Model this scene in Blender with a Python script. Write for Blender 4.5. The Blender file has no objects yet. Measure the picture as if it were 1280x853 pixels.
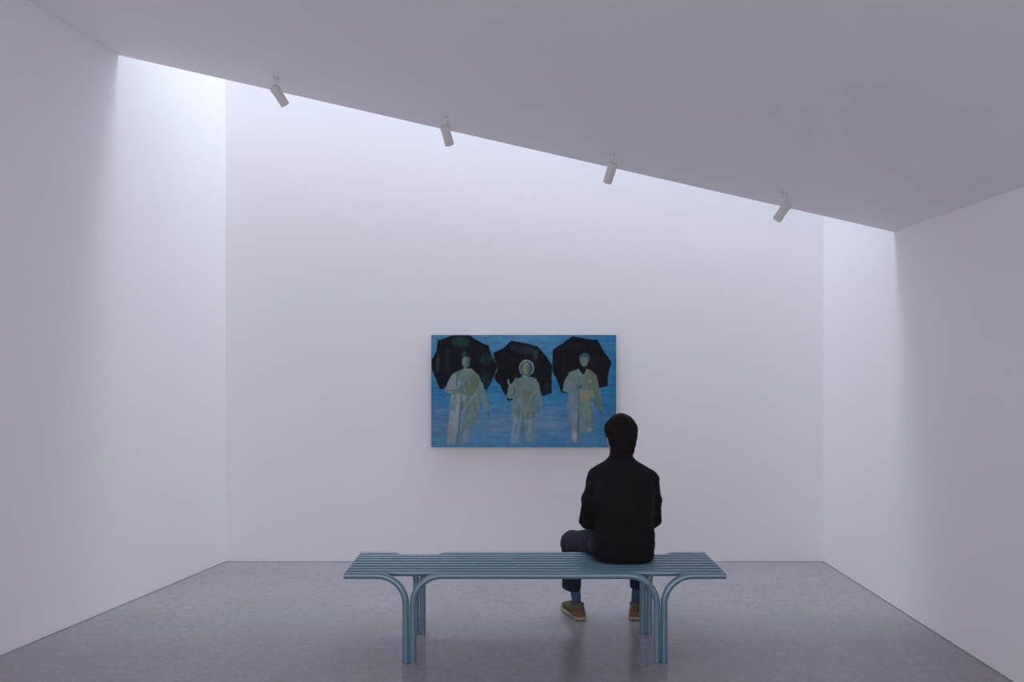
import bpy, bmesh, math, random
import numpy as np
from mathutils import Vector, Matrix

random.seed(4)
rng = np.random.default_rng(7)
scene = bpy.context.scene
C = scene.collection

# ------------------------------------------------------------------ camera, world, light, exposure
EYE = 1.55
FPX = 986.0                     # focal length in pixels of the 1280 wide frame
cam_d = bpy.data.cameras.new('camera')
cam_d.lens = 36.0 * FPX / 1280.0
cam_d.sensor_width = 36.0
cam_d.shift_x = -1.0 / 1280.0
cam_d.shift_y = 29.5 / 1280.0
cam_d.clip_start = 0.05
cam = bpy.data.objects.new('camera', cam_d)
cam.location = (0, 0, EYE)
cam.rotation_euler = (math.radians(90), 0, 0)
C.objects.link(cam)
scene.camera = cam

scene.view_settings.view_transform = 'Standard'
scene.view_settings.look = 'None'
scene.view_settings.gamma = 1.0
scene.view_settings.use_curve_mapping = False
scene.view_settings.exposure = 0.0
scene.render.film_transparent = False
scene.cycles.max_bounces = 16
scene.cycles.diffuse_bounces = 12
scene.cycles.glossy_bounces = 4
scene.cycles.use_denoising = True
scene.cycles.sample_clamp_indirect = 6.0

# added even, soft fill from behind the camera, as from an imagined bright hall
world = bpy.data.worlds.new('world')
world.use_nodes = True
scene.world = world
world.node_tree.nodes['Background'].inputs['Color'].default_value = (1.0, 0.945, 0.99, 1)
world.node_tree.nodes['Background'].inputs["Strength"].default_value = 1.68

# daylight entering through the long roof slot above the end wall
SLOT_Y0, SLOT_Y1 = 5.05, 6.2
SHAFT_TOP = 7.5
sky = bpy.data.lights.new('skylight_daylight', 'AREA')
sky.shape = 'RECTANGLE'
sky.size = 5.6
sky.size_y = SLOT_Y1 - SLOT_Y0
sky.energy = 134.0
sky.color = (0.775, 0.89, 1.0)
sky.spread = math.radians(128)
sky_o = bpy.data.objects.new('skylight_daylight', sky)
sky_o.location = (0.0, (SLOT_Y0 + SLOT_Y1) / 2, SHAFT_TOP - 0.02)
C.objects.link(sky_o)

# ------------------------------------------------------------------ helpers
def P(px, py, Y):
    """point of the place seen at (px, py) of the frame at distance Y"""
    return np.array([(px - 641.0) * Y / FPX, Y, EYE - (py - 456.0) * Y / FPX])

def lin(c):
    c = np.asarray(c, float) / 255.0
    return np.where(c <= 0.04045, c / 12.92, ((c + 0.055) / 1.055) ** 2.4)

def node_mat(name, color, rough=0.6, spec=0.5, metal=0.0, bump=None, vary=None, sheen=0.0):
    """bump = (scale, strength, distance); vary = (scale, darker factor, stretch)"""
    m = bpy.data.materials.new(name)
    m.use_nodes = True
    nt = m.node_tree
    b = nt.nodes['Principled BSDF']
    col = (*color, 1.0)
    b.inputs['Base Color'].default_value = col
    b.inputs['Roughness'].default_value = rough
    b.inputs['Specular IOR Level'].default_value = spec
    b.inputs['Metallic'].default_value = metal
    if sheen:
        b.inputs['Sheen Weight'].default_value = sheen
    tc = nt.nodes.new('ShaderNodeTexCoord')
    if vary:
        mp = nt.nodes.new('ShaderNodeMapping')
        mp.inputs['Scale'].default_value = vary[2]
        n = nt.nodes.new('ShaderNodeTexNoise')
        n.inputs['Scale'].default_value = vary[0]
        n.inputs['Detail'].default_value = 6
        r = nt.nodes.new('ShaderNodeMapRange')
        r.inputs['From Min'].default_value = 0.3
        r.inputs['From Max'].default_value = 0.7
        mx = nt.nodes.new('ShaderNodeMix')
        mx.data_type = 'RGBA'
        mx.inputs['A'].default_value = tuple(x * vary[1] for x in color) + (1,)
        mx.inputs['B'].default_value = col
        nt.links.new(tc.outputs['Object'], mp.inputs['Vector'])
        nt.links.new(mp.outputs['Vector'], n.inputs['Vector'])
        nt.links.new(n.outputs['Fac'], r.inputs['Value'])
        nt.links.new(r.outputs['Result'], mx.inputs['Factor'])
        nt.links.new(mx.outputs['Result'], b.inputs['Base Color'])
    if bump:
        n2 = nt.nodes.new('ShaderNodeTexNoise')
        n2.inputs['Scale'].default_value = bump[0]
        n2.inputs['Detail'].default_value = 4
        bp = nt.nodes.new('ShaderNodeBump')
        bp.inputs['Strength'].default_value = bump[1]
        bp.inputs['Distance'].default_value = bump[2]
        nt.links.new(tc.outputs['Object'], n2.inputs['Vector'])
        nt.links.new(n2.outputs['Fac'], bp.inputs['Height'])
        nt.links.new(bp.outputs['Normal'], b.inputs['Normal'])
    return m

def link(name, me, mat, parent=None, smooth=False):
    if mat:
        me.materials.append(mat)
    o = bpy.data.objects.new(name, me)
    C.objects.link(o)
    if parent is not None:
        o.parent = parent
        o.matrix_parent_inverse = parent.matrix_world.inverted() if parent.type != 'EMPTY' else Matrix.Translation(-Vector(parent.location))
    if smooth:
        me.polygons.foreach_set('use_smooth', [True] * len(me.polygons))
    return o

def mesh_obj(name, verts, faces, mat, parent=None, smooth=False):
    me = bpy.data.meshes.new(name)
    me.from_pydata([tuple(map(float, v)) for v in verts], [], [tuple(f) for f in faces])
    me.validate()
    me.update()
    return link(name, me, mat, parent, smooth)

def bm_obj(name, bm, mat, parent=None, smooth=False):
    bmesh.ops.recalc_face_normals(bm, faces=bm.faces)
    me = bpy.data.meshes.new(name)
    bm.to_mesh(me)
    bm.free()
    return link(name, me, mat, parent, smooth)

def empty(name, loc, label, cat, group=None):
    o = bpy.data.objects.new(name, None)
    o.location = loc
    C.objects.link(o)
    o['label'] = label
    o['category'] = cat
    if group:
        o['group'] = group
    return o

def prism(bm, pts_xy, z0, z1):
    """upright prism over a polygon; z0 / z1 may be functions of (x, y)"""
    f0 = z0 if callable(z0) else (lambda x, y: z0)
    f1 = z1 if callable(z1) else (lambda x, y: z1)
    lo = [bm.verts.new((x, y, f0(x, y))) for x, y in pts_xy]
    hi = [bm.verts.new((x, y, f1(x, y))) for x, y in pts_xy]
    n = len(lo)
    bm.faces.new(lo[::-1])
    bm.faces.new(hi)
    for i in range(n):
        bm.faces.new((lo[i], lo[(i + 1) % n], hi[(i + 1) % n], hi[i]))

def box(bm, x0, x1, y0, y1, z0, z1):
    prism(bm, [(x0, y0), (x1, y0), (x1, y1), (x0, y1)], z0, z1)

def tube(bm, pts, r, seg=20, r_end=None, cap=True, bev=0.0):
    """round tube along a polyline; r may taper to r_end"""
    pts = [Vector(p) for p in pts]
    n = len(pts)
    rings = []
    up = None
    rs = [r if r_end is None else r + (r_end - r) * i / (n - 1) for i in range(n)]
    if bev > 0:
        d0 = (pts[1] - pts[0]).normalized()
        d1 = (pts[-1] - pts[-2]).normalized()
        pts = [pts[0], pts[0] + d0 * bev] + pts[1:-1] + [pts[-1] - d1 * bev, pts[-1]]
        rs = [rs[0] - bev, rs[0]] + rs[1:-1] + [rs[-1], rs[-1] - bev]
        n = len(pts)
    for i, p in enumerate(pts):
        if i == 0:
            t = pts[1] - pts[0]
        elif i == n - 1:
            t = pts[-1] - pts[-2]
        else:
            t = (pts[i] - pts[i - 1]).normalized() + (pts[i + 1] - pts[i]).normalized()
        t.normalize()
        if up is None:
            up = Vector((0, 1, 0)) if abs(t.y) < 0.9 else Vector((1, 0, 0))
        u = (up - t * up.dot(t)).normalized()
        up = u
        w = t.cross(u)
        rings.append([bm.verts.new(p + (u * math.cos(2 * math.pi * k / seg) + w * math.sin(2 * math.pi * k / seg)) * rs[i]) for k in range(seg)])
    for a, b in zip(rings, rings[1:]):
        for k in range(seg):
            bm.faces.new((a[k], a[(k + 1) % seg], b[(k + 1) % seg], b[k]))
    if cap:
        bm.faces.new(rings[0][::-1])
        bm.faces.new(rings[-1])
    return rings

def shade_auto(o, ang=40):
    me = o.data
    me.polygons.foreach_set('use_smooth', [True] * len(me.polygons))
    bm = bmesh.new()
    bm.from_mesh(me)
    lim = math.radians(ang)
    for e in bm.edges:
        if len(e.link_faces) == 2 and e.calc_face_angle(0) > lim:
            e.smooth = False
    bm.to_mesh(me)
    bm.free()

# ------------------------------------------------------------------ materials
M_wall = node_mat('wall_paint', (0.835, 0.826, 0.845), 0.85, 0.2, bump=(180, 0.05, 0.001))
M_ceil = node_mat('ceiling_paint', (0.86, 0.845, 0.872), 0.9, 0.15, bump=(160, 0.04, 0.001))
M_bench = node_mat('bench_enamel', tuple(lin((82, 122, 142))), 0.13, 0.5, bump=(260, 0.02, 0.0002))
M_bench.node_tree.nodes['Principled BSDF'].inputs['IOR'].default_value = 2.0
M_lamp = node_mat('lamp_white', (0.66, 0.655, 0.65), 0.45, 0.4, bump=(120, 0.02, 0.0005))
M_lampdark = node_mat('lamp_baffle', (0.10, 0.10, 0.10), 0.5, 0.4, bump=(120, 0.02, 0.0005))
M_lens = node_mat('lamp_lens', (0.55, 0.55, 0.52), 0.15, 0.6, bump=(60, 0.05, 0.0005))
M_wood = node_mat('stretcher_pine', (0.55, 0.42, 0.26), 0.7, 0.3, vary=(12, 0.75, (1, 8, 8)))
M_skin = node_mat('skin', (0.50, 0.27, 0.19), 0.5, 0.4, bump=(300, 0.08, 0.0006), vary=(30, 0.92, (1, 1, 1)))
M_hair = node_mat('dark_hair', (0.015, 0.0105, 0.0095), 0.7, 0.12, vary=(60, 0.55, (3, 3, 0.25)))
M_jacket = node_mat('jacket_knit', (0.0088, 0.0098, 0.0135), 0.85, 0.14, bump=(240, 0.35, 0.0012), vary=(9, 0.8, (1, 1, 1)), sheen=0.01)
M_trouser = node_mat('navy_trouser_cloth', (0.021, 0.023, 0.040), 0.8, 0.2, bump=(420, 0.3, 0.0008), vary=(14, 0.8, (1, 1, 1)))
M_sock = node_mat('blue_sock_knit', (0.055, 0.10, 0.17), 0.9, 0.15, bump=(500, 0.4, 0.001), vary=(90, 0.8, (1, 1, 0.1)))
M_shoe = node_mat('brown_suede', (0.115, 0.092, 0.058), 0.8, 0.25, bump=(260, 0.3, 0.0008), vary=(35, 0.75, (1, 1, 1)))
M_shoetan = node_mat('tan_leather', (0.17, 0.08, 0.045), 0.55, 0.35, bump=(200, 0.2, 0.0006), vary=(40, 0.85, (1, 1, 1)))
M_sole = node_mat('pale_rubber', (0.31, 0.295, 0.205), 0.6, 0.4, bump=(150, 0.1, 0.0006), vary=(25, 0.85, (1, 1, 1)))
M_lace = node_mat('shoe_lace', (0.16, 0.13, 0.09), 0.85, 0.2, bump=(600, 0.3, 0.0006))
M_eye = node_mat('eye_white', (0.70, 0.68, 0.66), 0.2, 0.5, bump=(50, 0.02, 0.0003))
M_iris = node_mat('iris_brown', (0.05, 0.025, 0.012), 0.2, 0.5, bump=(50, 0.02, 0.0003))
M_lip = node_mat('lip', (0.42, 0.17, 0.14), 0.45, 0.4, bump=(300, 0.1, 0.0005))

def floor_mat():
    m = bpy.data.materials.new('polished_concrete')
    m.use_nodes = True
    nt = m.node_tree
    L = nt.links.new
    b = nt.nodes['Principled BSDF']
    tc = nt.nodes.new('ShaderNodeTexCoord')
    def noise(scale, detail, sc=(1, 1, 1), rough=0.6):
        mp = nt.nodes.new('ShaderNodeMapping')
        mp.inputs['Scale'].default_value = sc
        n = nt.nodes.new('ShaderNodeTexNoise')
        n.inputs['Scale'].default_value = scale
        n.inputs['Detail'].default_value = detail
        n.inputs['Roughness'].default_value = rough
        L(tc.outputs['Object'], mp.inputs['Vector'])
        L(mp.outputs['Vector'], n.inputs['Vector'])
        return n.outputs['Fac']
    def rng_(src, a, b_, c=0.0, d=1.0):
        r = nt.nodes.new('ShaderNodeMapRange')
        for k, v in zip(('From Min', 'From Max', 'To Min', 'To Max'), (a, b_, c, d)):
            r.inputs[k].default_value = v
        L(src, r.inputs['Value'])
        return r.outputs['Result']
    def mul(a, b_):
        x = nt.nodes.new('ShaderNodeMath')
        x.operation = 'MULTIPLY'
        L(a, x.inputs[0]); L(b_, x.inputs[1])
        return x.outputs[0]
    cloud = rng_(noise(1.6, 5), 0.3, 0.7, 0.93, 1.05)
    grain = rng_(noise(20, 9, (1, 1.0, 1), 0.8), 0.32, 0.68, 0.82, 1.14)
    fine = rng_(noise(70, 4, (1, 1, 1), 0.7), 0.3, 0.7, 0.90, 1.08)
    speck = rng_(noise(62, 2, (1, 1.3, 1), 0.6), 0.31, 0.37, 0.55, 1.0)
    pit = rng_(noise(30, 4, (1, 1.2, 1), 0.7), 0.29, 0.35, 0.70, 1.0)
    f = mul(mul(cloud, grain), mul(fine, mul(speck, pit)))
    mx = nt.nodes.new('ShaderNodeMix')
    mx.data_type = 'RGBA'
    mx.blend_type = 'MULTIPLY'
    mx.inputs['Factor'].default_value = 1.0
    mx.inputs['A'].default_value = (0.300, 0.290, 0.315, 1)
    cb = nt.nodes.new('ShaderNodeCombineColor')
    for k in range(3):
        L(f, cb.inputs[k])
    L(cb.outputs[0], mx.inputs['B'])
    L(mx.outputs['Result'], b.inputs['Base Color'])
    L(rng_(noise(5, 4), 0.3, 0.7, 0.17, 0.25), b.inputs['Roughness'])
    b.inputs['Specular IOR Level'].default_value = 0.6
    bp = nt.nodes.new('ShaderNodeBump')
    bp.inputs['Strength'].default_value = 0.12
    bp.inputs['Distance'].default_value = 0.002
    L(noise(60, 4), bp.inputs['Height'])
    L(bp.outputs['Normal'], b.inputs['Normal'])
    return m
M_floor = floor_mat()

# ------------------------------------------------------------------ the room
BACK_Y = 6.2
FRONT_Y = -0.8
XR = 2.44                              # right wall, square to the end wall
XL0 = -2.257                           # left wall where it meets the end wall
FL = 0.2323                            # flare of the left wall
def left_x(y):
    return XL0 - (BACK_Y - y) * FL
def ceil_z(x, y=0):
    return 2.399 + 0.2284 * (XR - x)
T = 0.16
GAP = 0.004

def struct(o):
    o['kind'] = 'structure'
    return o

bm = bmesh.new()
box(bm, -5.2, XR + 0.6, -4.0, BACK_Y + 0.6, -0.12, 0.0)
struct(bm_obj('floor', bm, M_floor))

def wall(name, a, b, outward, z1):
    """wall with a thin shadow joint at the floor; a, b = inner face ends, outward = unit vector"""
    bm = bmesh.new()
    o = np.array(outward)
    a, b = np.array(a, float), np.array(b, float)
    prism(bm, [tuple(a), tuple(b), tuple(b + o * T), tuple(a + o * T)], GAP, z1)
    prism(bm, [tuple(a + o * 0.006), tuple(b + o * 0.006), tuple(b + o * T), tuple(a + o * T)], 0.0, GAP)
    return struct(bm_obj(name, bm, M_wall))

wall('wall_back', (XL0 - 0.3, BACK_Y), (XR + 0.3, BACK_Y), (0, 1), SHAFT_TOP)
wall('wall_right', (XR, FRONT_Y), (XR, BACK_Y), (1, 0), SHAFT_TOP)
nl = np.array([-1.0, 0.0]) * 1.0
wall('wall_left', (left_x(FRONT_Y), FRONT_Y), (left_x(BACK_Y), BACK_Y), nl, SHAFT_TOP)
# front face of the light shaft, above the ceiling edge
bm = bmesh.new()
prism(bm, [(left_x(SLOT_Y0) - 0.1, SLOT_Y0 - 0.14), (XR + 0.1, SLOT_Y0 - 0.14), (XR + 0.1, SLOT_Y0), (left_x(SLOT_Y0) - 0.1, SLOT_Y0)],
      lambda x, y: ceil_z(x) + 0.02, SHAFT_TOP)
struct(bm_obj('wall_shaft', bm, M_wall))
# sloping ceiling, ending in a clean edge at the slot
bm = bmesh.new()
prism(bm, [(left_x(FRONT_Y), FRONT_Y), (XR, FRONT_Y), (XR, SLOT_Y0), (left_x(SLOT_Y0), SLOT_Y0)],
      lambda x, y: ceil_z(x), lambda x, y: ceil_z(x) + 0.14)
struct(bm_obj('ceiling', bm, M_ceil))
# ------------------------------------------------------------------ bench: bent-tube frame and straight tube slats
BX, BY0, BY1 = 0.1150, 4.105, 4.545        # centre, front and rear tube axes
BHALF, LEGX, PAIR = 0.993, 0.6533, 0.0190
TR = 0.0176
BTOP = 0.4690
BZ = BTOP - TR
RB = 0.150
bench = empty('bench', (BX, (BY0 + BY1) / 2, 0),
              'long teal-blue enamelled tube bench with bent tube legs on the grey concrete floor', 'bench')

def arc(cx, cz, r, a0, a1, y, n=16):
    return [(cx + r * math.cos(a0 + (a1 - a0) * i / n), y, cz + r * math.sin(a0 + (a1 - a0) * i / n)) for i in range(n + 1)]

for y in (BY0, BY1):
    for s in (-1, 1):
        # end rail: from the free end of the seat, bending down into the outer leg
        xl = BX + s * (LEGX + PAIR)
        cx = xl + s * RB
        pts = [(BX + s * BHALF, y, BZ)]
        pts += arc(cx, BZ - RB, RB, math.pi / 2, math.pi if s > 0 else 0, y)
        pts += [(xl, y, 0.0)]
        bm = bmesh.new()
        tube(bm, pts, TR, 28, bev=0.002)
        o = bm_obj('end_rail', bm, M_bench, bench); shade_auto(o)
    # middle rail: an upside-down U, both of its ends are legs
    xa, xb = BX - (LEGX - PAIR), BX + (LEGX - PAIR)
    pts = [(xa, y, 0.0)] + arc(xa + RB, BZ - RB, RB, math.pi, math.pi / 2, y) + arc(xb - RB, BZ - RB, RB, math.pi / 2, 0, y) + [(xb, y, 0.0)]
    bm = bmesh.new()
    tube(bm, pts, TR, 28, bev=0.002)
    o = bm_obj('middle_rail', bm, M_bench, bench); shade_auto(o)
for k in range(1, 8):
    y = BY0 + (BY1 - BY0) * k / 8
    bm = bmesh.new()
    tube(bm, [(BX - BHALF, y, BZ), (BX + BHALF, y, BZ)], TR, 28, bev=0.002)
    o = bm_obj('seat_slat', bm, M_bench, bench); shade_auto(o)
for dx in (-LEGX - 0.21, -LEGX + 0.21, LEGX - 0.21, LEGX + 0.21):
    bm = bmesh.new()
    tube(bm, [(BX + dx, BY0, BZ), (BX + dx, BY1, BZ)], 0.008, 16)
    o = bm_obj('cross_bar', bm, M_bench, bench); shade_auto(o)

# ------------------------------------------------------------------ four adjustable spotlights on the ceiling
def spotlight(mount_px, top_px, bot_px, label):
    # point of the ceiling seen at the mount pixel
    kx, kz = (mount_px[0] - 641) / FPX, (456 - mount_px[1]) / FPX
    Y = (2.399 + 0.2284 * XR - EYE) / (kz + 0.2284 * kx)
    m = Vector(P(*mount_px, Y))
    top = Vector(P(*top_px, Y + 0.005))
    bot = Vector(P(*bot_px, Y + 0.075))
    root = empty('spotlight', m, label, 'spotlight', 'white cylinder spotlights under the ceiling edge')
    ax = (bot - top).normalized()
    slope = math.atan(0.2284)
    # small round canopy lying on the slope
    nrm = Vector((-math.sin(slope), 0, -math.cos(slope)))
    bm = bmesh.new()
    tube(bm, [m - nrm * 0.004, m + nrm * 0.007], 0.020, 28, bev=0.001)
    o = bm_obj('ceiling_canopy', bm, M_lamp, root); shade_auto(o)
    # yoke: two thin stems that carry the side pivots
    side = ax.cross(Vector((0, 1, 0))).normalized()
    piv = top + ax * 0.024
    R = 0.0275
    for s in (-1, 1):
        a = m + Vector((s * 0.009, 0, s * -0.002))
        b = Vector((a.x, a.y, max(piv.z, top.z) + 0.006)) + Vector((top.x - m.x, 0, 0)) * 0.5
        c = top + ax * 0.002 + Vector((s * 0.007, 0, 0))
        bm = bmesh.new()
        tube(bm, [a, b, c], 0.0028, 10)
        o = bm_obj('stem', bm, M_lamp, root); shade_auto(o)
    # body: a can closed at the back and open at the mouth
    u = ax.orthogonal().normalized(); w = ax.cross(u)
    prof = [(0.0, 0.0), (R - 0.003, 0.0), (R, 0.003), (R, (bot - top).length - 0.001), (R - 0.001, (bot - top).length), (R - 0.0035, (bot - top).length), (R - 0.004, (bot - top).length - 0.020), (R - 0.006, (bot - top).length - 0.024)]
    bm = bmesh.new(); rings = []
    seg = 40
    for (r, t) in prof[1:]:
        rings.append([bm.verts.new(top + ax * t + (u * math.cos(2 * math.pi * k / seg) + w * math.sin(2 * math.pi * k / seg)) * r) for k in range(seg)])
    for a, b in zip(rings, rings[1:]):
        for k in range(seg):
            bm.faces.new((a[k], a[(k + 1) % seg], b[(k + 1) % seg], b[k]))
    bm.faces.new(rings[0][::-1])
    body = bm_obj('lamp_body', bm, M_lamp, root); shade_auto(body)
    bm = bmesh.new()
    L = (bot - top).length
    tube(bm, [top + ax * (L - 0.030), top + ax * (L - 0.0235)], R - 0.0058, 32)
    o = bm_obj('lens', bm, M_lens, root); shade_auto(o)
    for sg in (-1, 1):
        bm = bmesh.new()
        tube(bm, [piv + side * sg * (R - 0.001), piv + side * sg * (R + 0.004)], 0.006, 16)
        o = bm_obj('pivot', bm, M_lamp, root); shade_auto(o)
    return root

spotlight((345, 97), (341.6, 107.8), (356.6, 131.4), 'white cylinder spotlight nearest the high left end of the sloping ceiling edge')
spotlight((557, 145), (555.4, 156.2), (562.0, 181.2), 'white cylinder spotlight up and left of the painting, tilted slightly right')
spotlight((765, 192), (766.6, 204.0), (759.2, 228.2), 'white cylinder spotlight up and right of the painting, tilted slightly left')
spotlight((980, 240), (985.4, 253.4), (970.9, 275.0), 'white cylinder spotlight nearest the low right end of the sloping ceiling edge')

# ------------------------------------------------------------------ painting: an unframed stretched canvas, 1.44 x 0.88 m
PY = 6.135                                  # face of the canvas
p_tl, p_br = P(539.0, 419.0, PY), P(770.2, 559.3, PY)
PX0, PX1, PZ1, PZ0 = p_tl[0], p_br[0], p_tl[2], p_br[2]
NX, NZ = 420, 256

# the picture is laid out on a 1186 x 723 sheet (x to the right, y down)
gx, gy = np.meshgrid(np.linspace(44, 1230, NX), np.linspace(44, 767, NZ))
def vnoise(sx, sy, seed):
    """smooth random field over the sheet, cells of sx x sy"""
    r = np.random.default_rng(seed)
    nx, ny = int(1300 / sx) + 3, int(900 / sy) + 3
    g = r.random((ny, nx))
    fx, fy = gx / sx, gy / sy
    ix, iy = fx.astype(int), fy.astype(int)
    tx, ty = fx - ix, fy - iy
    tx, ty = tx * tx * (3 - 2 * tx), ty * ty * (3 - 2 * ty)
    return (g[iy, ix] * (1 - tx) + g[iy, ix + 1] * tx) * (1 - ty) + (g[iy + 1, ix] * (1 - tx) + g[iy + 1, ix + 1] * tx) * ty - 0.5
def fbm(sx, sy, seed):
    return vnoise(sx, sy, seed) + 0.5 * vnoise(sx / 2, sy / 2, seed + 1) + 0.25 * vnoise(sx / 4, sy / 4, seed + 2)
IMG = np.zeros((NZ, NX, 3))
PIG = 1.0
def seen(c):
    c = np.array(c, float)
    if c[0] > 60 and c[2] < c[0] * 1.3:
        c = c * (0.74, 0.80, 0.90)
    return c
def poly(pts, col, soft=3.0, alpha=1.0, wob=2.0, seed=0):
    """paint a polygon with a soft, slightly wobbly brush edge"""
    pts = np.array(pts, float)
    x = gx + (wob * 2 * vnoise(22, 22, 50 + seed) if wob else 0)
    y = gy + (wob * 2 * vnoise(22, 22, 90 + seed) if wob else 0)
    m = 14 + soft * 2
    sl_y = (gy[:, 0] > pts[:, 1].min() - m) & (gy[:, 0] < pts[:, 1].max() + m)
    sl_x = (gx[0] > pts[:, 0].min() - m) & (gx[0] < pts[:, 0].max() + m)
    iy, ix = np.where(sl_y)[0], np.where(sl_x)[0]
    if len(iy) == 0 or len(ix) == 0:
        return
    S = np.s_[iy[0]:iy[-1] + 1, ix[0]:ix[-1] + 1]
    x, y = x[S], y[S]
    d = np.full(x.shape, 1e9)
    inside = np.zeros(x.shape, bool)
    for (x0, y0), (x1, y1) in zip(pts, np.roll(pts, -1, 0)):
        ex, ey = x1 - x0, y1 - y0
        t = np.clip(((x - x0) * ex + (y - y0) * ey) / (ex * ex + ey * ey + 1e-9), 0, 1)
        d = np.minimum(d, np.hypot(x - x0 - t * ex, y - y0 - t * ey))
        c = ((y0 > y) != (y1 > y)) & (x < (x1 - x0) * (y - y0) / (y1 - y0 + 1e-12) + x0)
        inside ^= c
    sd = np.where(inside, -d, d)
    a = np.clip(0.5 - sd / (2 * soft), 0, 1)
    a = a * a * (3 - 2 * a) * alpha
    IMG[S] = IMG[S] * (1 - a[..., None]) + seen(col) * a[..., None]
def stroke(pts, wd, col, soft=2.5, alpha=1.0):
    pts = np.array(pts, float)
    for p, q in zip(pts, pts[1:]):
        t = q - p
        n = np.array([-t[1], t[0]]) / (np.hypot(*t) + 1e-9) * wd / 2
        poly([p + n, q + n, q - n, p - n], col, soft, alpha, 1.0)
def blob(cx, cy, rx, ry, col, soft=4, alpha=1.0, rot=0.0):
    a = np.linspace(0, 2 * math.pi, 18, endpoint=False)
    x, y = rx * np.cos(a), ry * np.sin(a)
    c, s_ = math.cos(rot), math.sin(rot)
    poly(np.stack([cx + x * c - y * s_, cy + x * s_ + y * c], 1), col, soft, alpha, 1.0)

def paint():
    # blue ground, greyer and paler towards the foot
    t = (gy - 44) / 723
    top, mid, low, foot = seen((58, 110, 152)), seen((36, 98, 146)), seen((70, 107, 146)), seen((50, 104, 148))
    f = np.clip(t / 0.45, 0, 1)[..., None]
    IMG[:] = top * (1 - f) + mid * f
    f = np.clip((t - 0.5) / 0.25, 0, 1)[..., None]
    IMG[:] = IMG * (1 - f) + low * f
    f = np.clip((t - 0.84) / 0.14, 0, 1)[..., None]
    IMG[:] = IMG * (1 - f) + foot * f
    f = np.clip((gx - 820) / 380, 0, 1)[..., None] * 0.55
    IMG[:] = IMG * (1 - f) + seen((26, 90, 142)) * f
    blob(420, 620, 110, 22, (92, 112, 148), 26, 0.5)
    blob(790, 610, 70, 26, (88, 112, 150), 24, 0.5)
    blob(130, 560, 80, 50, (52, 96, 140), 30, 0.5)
    IMG[:] += (fbm(90, 16, 5) * 16)[..., None] * np.array([0.9, 1, 1])
    # ---- umbrella canopies
    U1 = [(86, 78), (195, 44), (285, 46), (345, 82), (415, 112), (432, 168), (468, 252), (456, 300), (428, 350), (398, 402), (340, 330), (200, 330), (110, 396), (96, 388), (72, 320), (46, 258), (48, 205), (78, 150)]
    U2 = [(440, 160), (505, 128), (560, 80), (640, 95), (728, 117), (775, 172), (818, 235), (815, 330), (817, 420), (765, 436), (700, 400), (600, 420), (562, 462), (537, 466), (520, 430), (480, 362), (446, 322), (468, 270)]
    U3 = [(824, 136), (885, 100), (950, 53), (1030, 65), (1112, 76), (1150, 150), (1200, 220), (1182, 290), (1174, 374), (1120, 384), (1000, 300), (925, 418), (878, 416), (858, 350), (820, 270), (822, 200)]
    for U, sd in ((U1, 1), (U2, 2), (U3, 3)):
        poly(U, (15, 18, 27), 2.5, 1, 2.5, sd)
    blob(232, 88, 62, 34, (26, 58, 62), 18, 0.75)
    blob(392, 200, 36, 40, (24, 54, 58), 16, 0.7)
    blob(150, 210, 16, 80, (24, 44, 52), 14, 0.6)
    blob(88, 225, 12, 62, (30, 56, 66), 10, 0.7)
    blob(255, 170, 14, 22, (30, 66, 72), 8, 0.8)
    blob(395, 330, 30, 50, (20, 46, 50), 14, 0.6)
    blob(640, 140, 90, 26, (34, 48, 62), 16, 0.6, 0.2)
    blob(712, 178, 16, 34, (44, 66, 78), 10, 0.6)
    blob(785, 390, 22, 36, (22, 42, 46), 10, 0.6)
    blob(950, 110, 60, 20, (28, 30, 42), 14, 0.6)
    blob(1110, 230, 40, 60, (22, 22, 34), 20, 0.6)
    for a, b in (((415, 112), (436, 200)), ((468, 255), (440, 330))):
        stroke([a, b], 3, (112, 138, 160), 2.5, 0.7)
    IMG[:] += ((fbm(10, 60, 21) * 7) * (IMG.sum(-1) < 160))[..., None]
    # ---- left figure: pale belted raincoat, one arm bent to the handle
    G = (104, 128, 124); GL = (126, 146, 150); GD = (66, 92, 104); OL = (104, 112, 76); W = (140, 152, 160)
    poly([(215, 275), (300, 258), (352, 305), (372, 360), (352, 430), (350, 520), (322, 620), (285, 745), (222, 757), (140, 752), (152, 640), (168, 500), (176, 420), (150, 422), (130, 402), (148, 350), (180, 295)], G, 3)
    poly([(172, 430), (268, 418), (238, 520), (226, 640), (205, 755), (140, 750), (156, 620), (166, 500)], (112, 134, 148), 7, 0.85)
    poly([(268, 330), (330, 290), (356, 360), (340, 420), (280, 440), (240, 420)], (98, 118, 92), 10, 0.8)
    blob(325, 365, 34, 32, OL, 14, 0.8); blob(312, 490, 26, 22, OL, 10, 0.8); blob(244, 500, 12, 26, OL, 8, 0.7)
    poly([(352, 400), (352, 520), (328, 560), (262, 600), (250, 640), (240, 580), (300, 480)], (84, 112, 116), 8, 0.8)
    poly([(350, 330), (378, 360), (392, 430), (412, 520), (404, 545), (384, 525), (358, 450), (348, 400)], (110, 134, 132), 4)
    stroke([(360, 350), (385, 440), (402, 530)], 6, (132, 146, 128), 4, 0.7)
    stroke([(404, 540), (415, 560), (418, 576)], 9, (58, 78, 88), 3)
    stroke([(345, 405), (290, 470), (256, 520), (240, 600), (226, 745)], 13, (138, 156, 168), 6, 0.8)
    stroke([(240, 425), (232, 520), (222, 640), (210, 750)], 15, (58, 92, 120), 6, 0.8)
    blob(268, 700, 34, 46, (132, 148, 164), 14, 0.6, 0.3); blob(176, 690, 26, 60, (130, 140, 146), 14, 0.6)
    blob(178, 610, 14, 50, (150, 140, 130), 10, 0.45)
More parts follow.
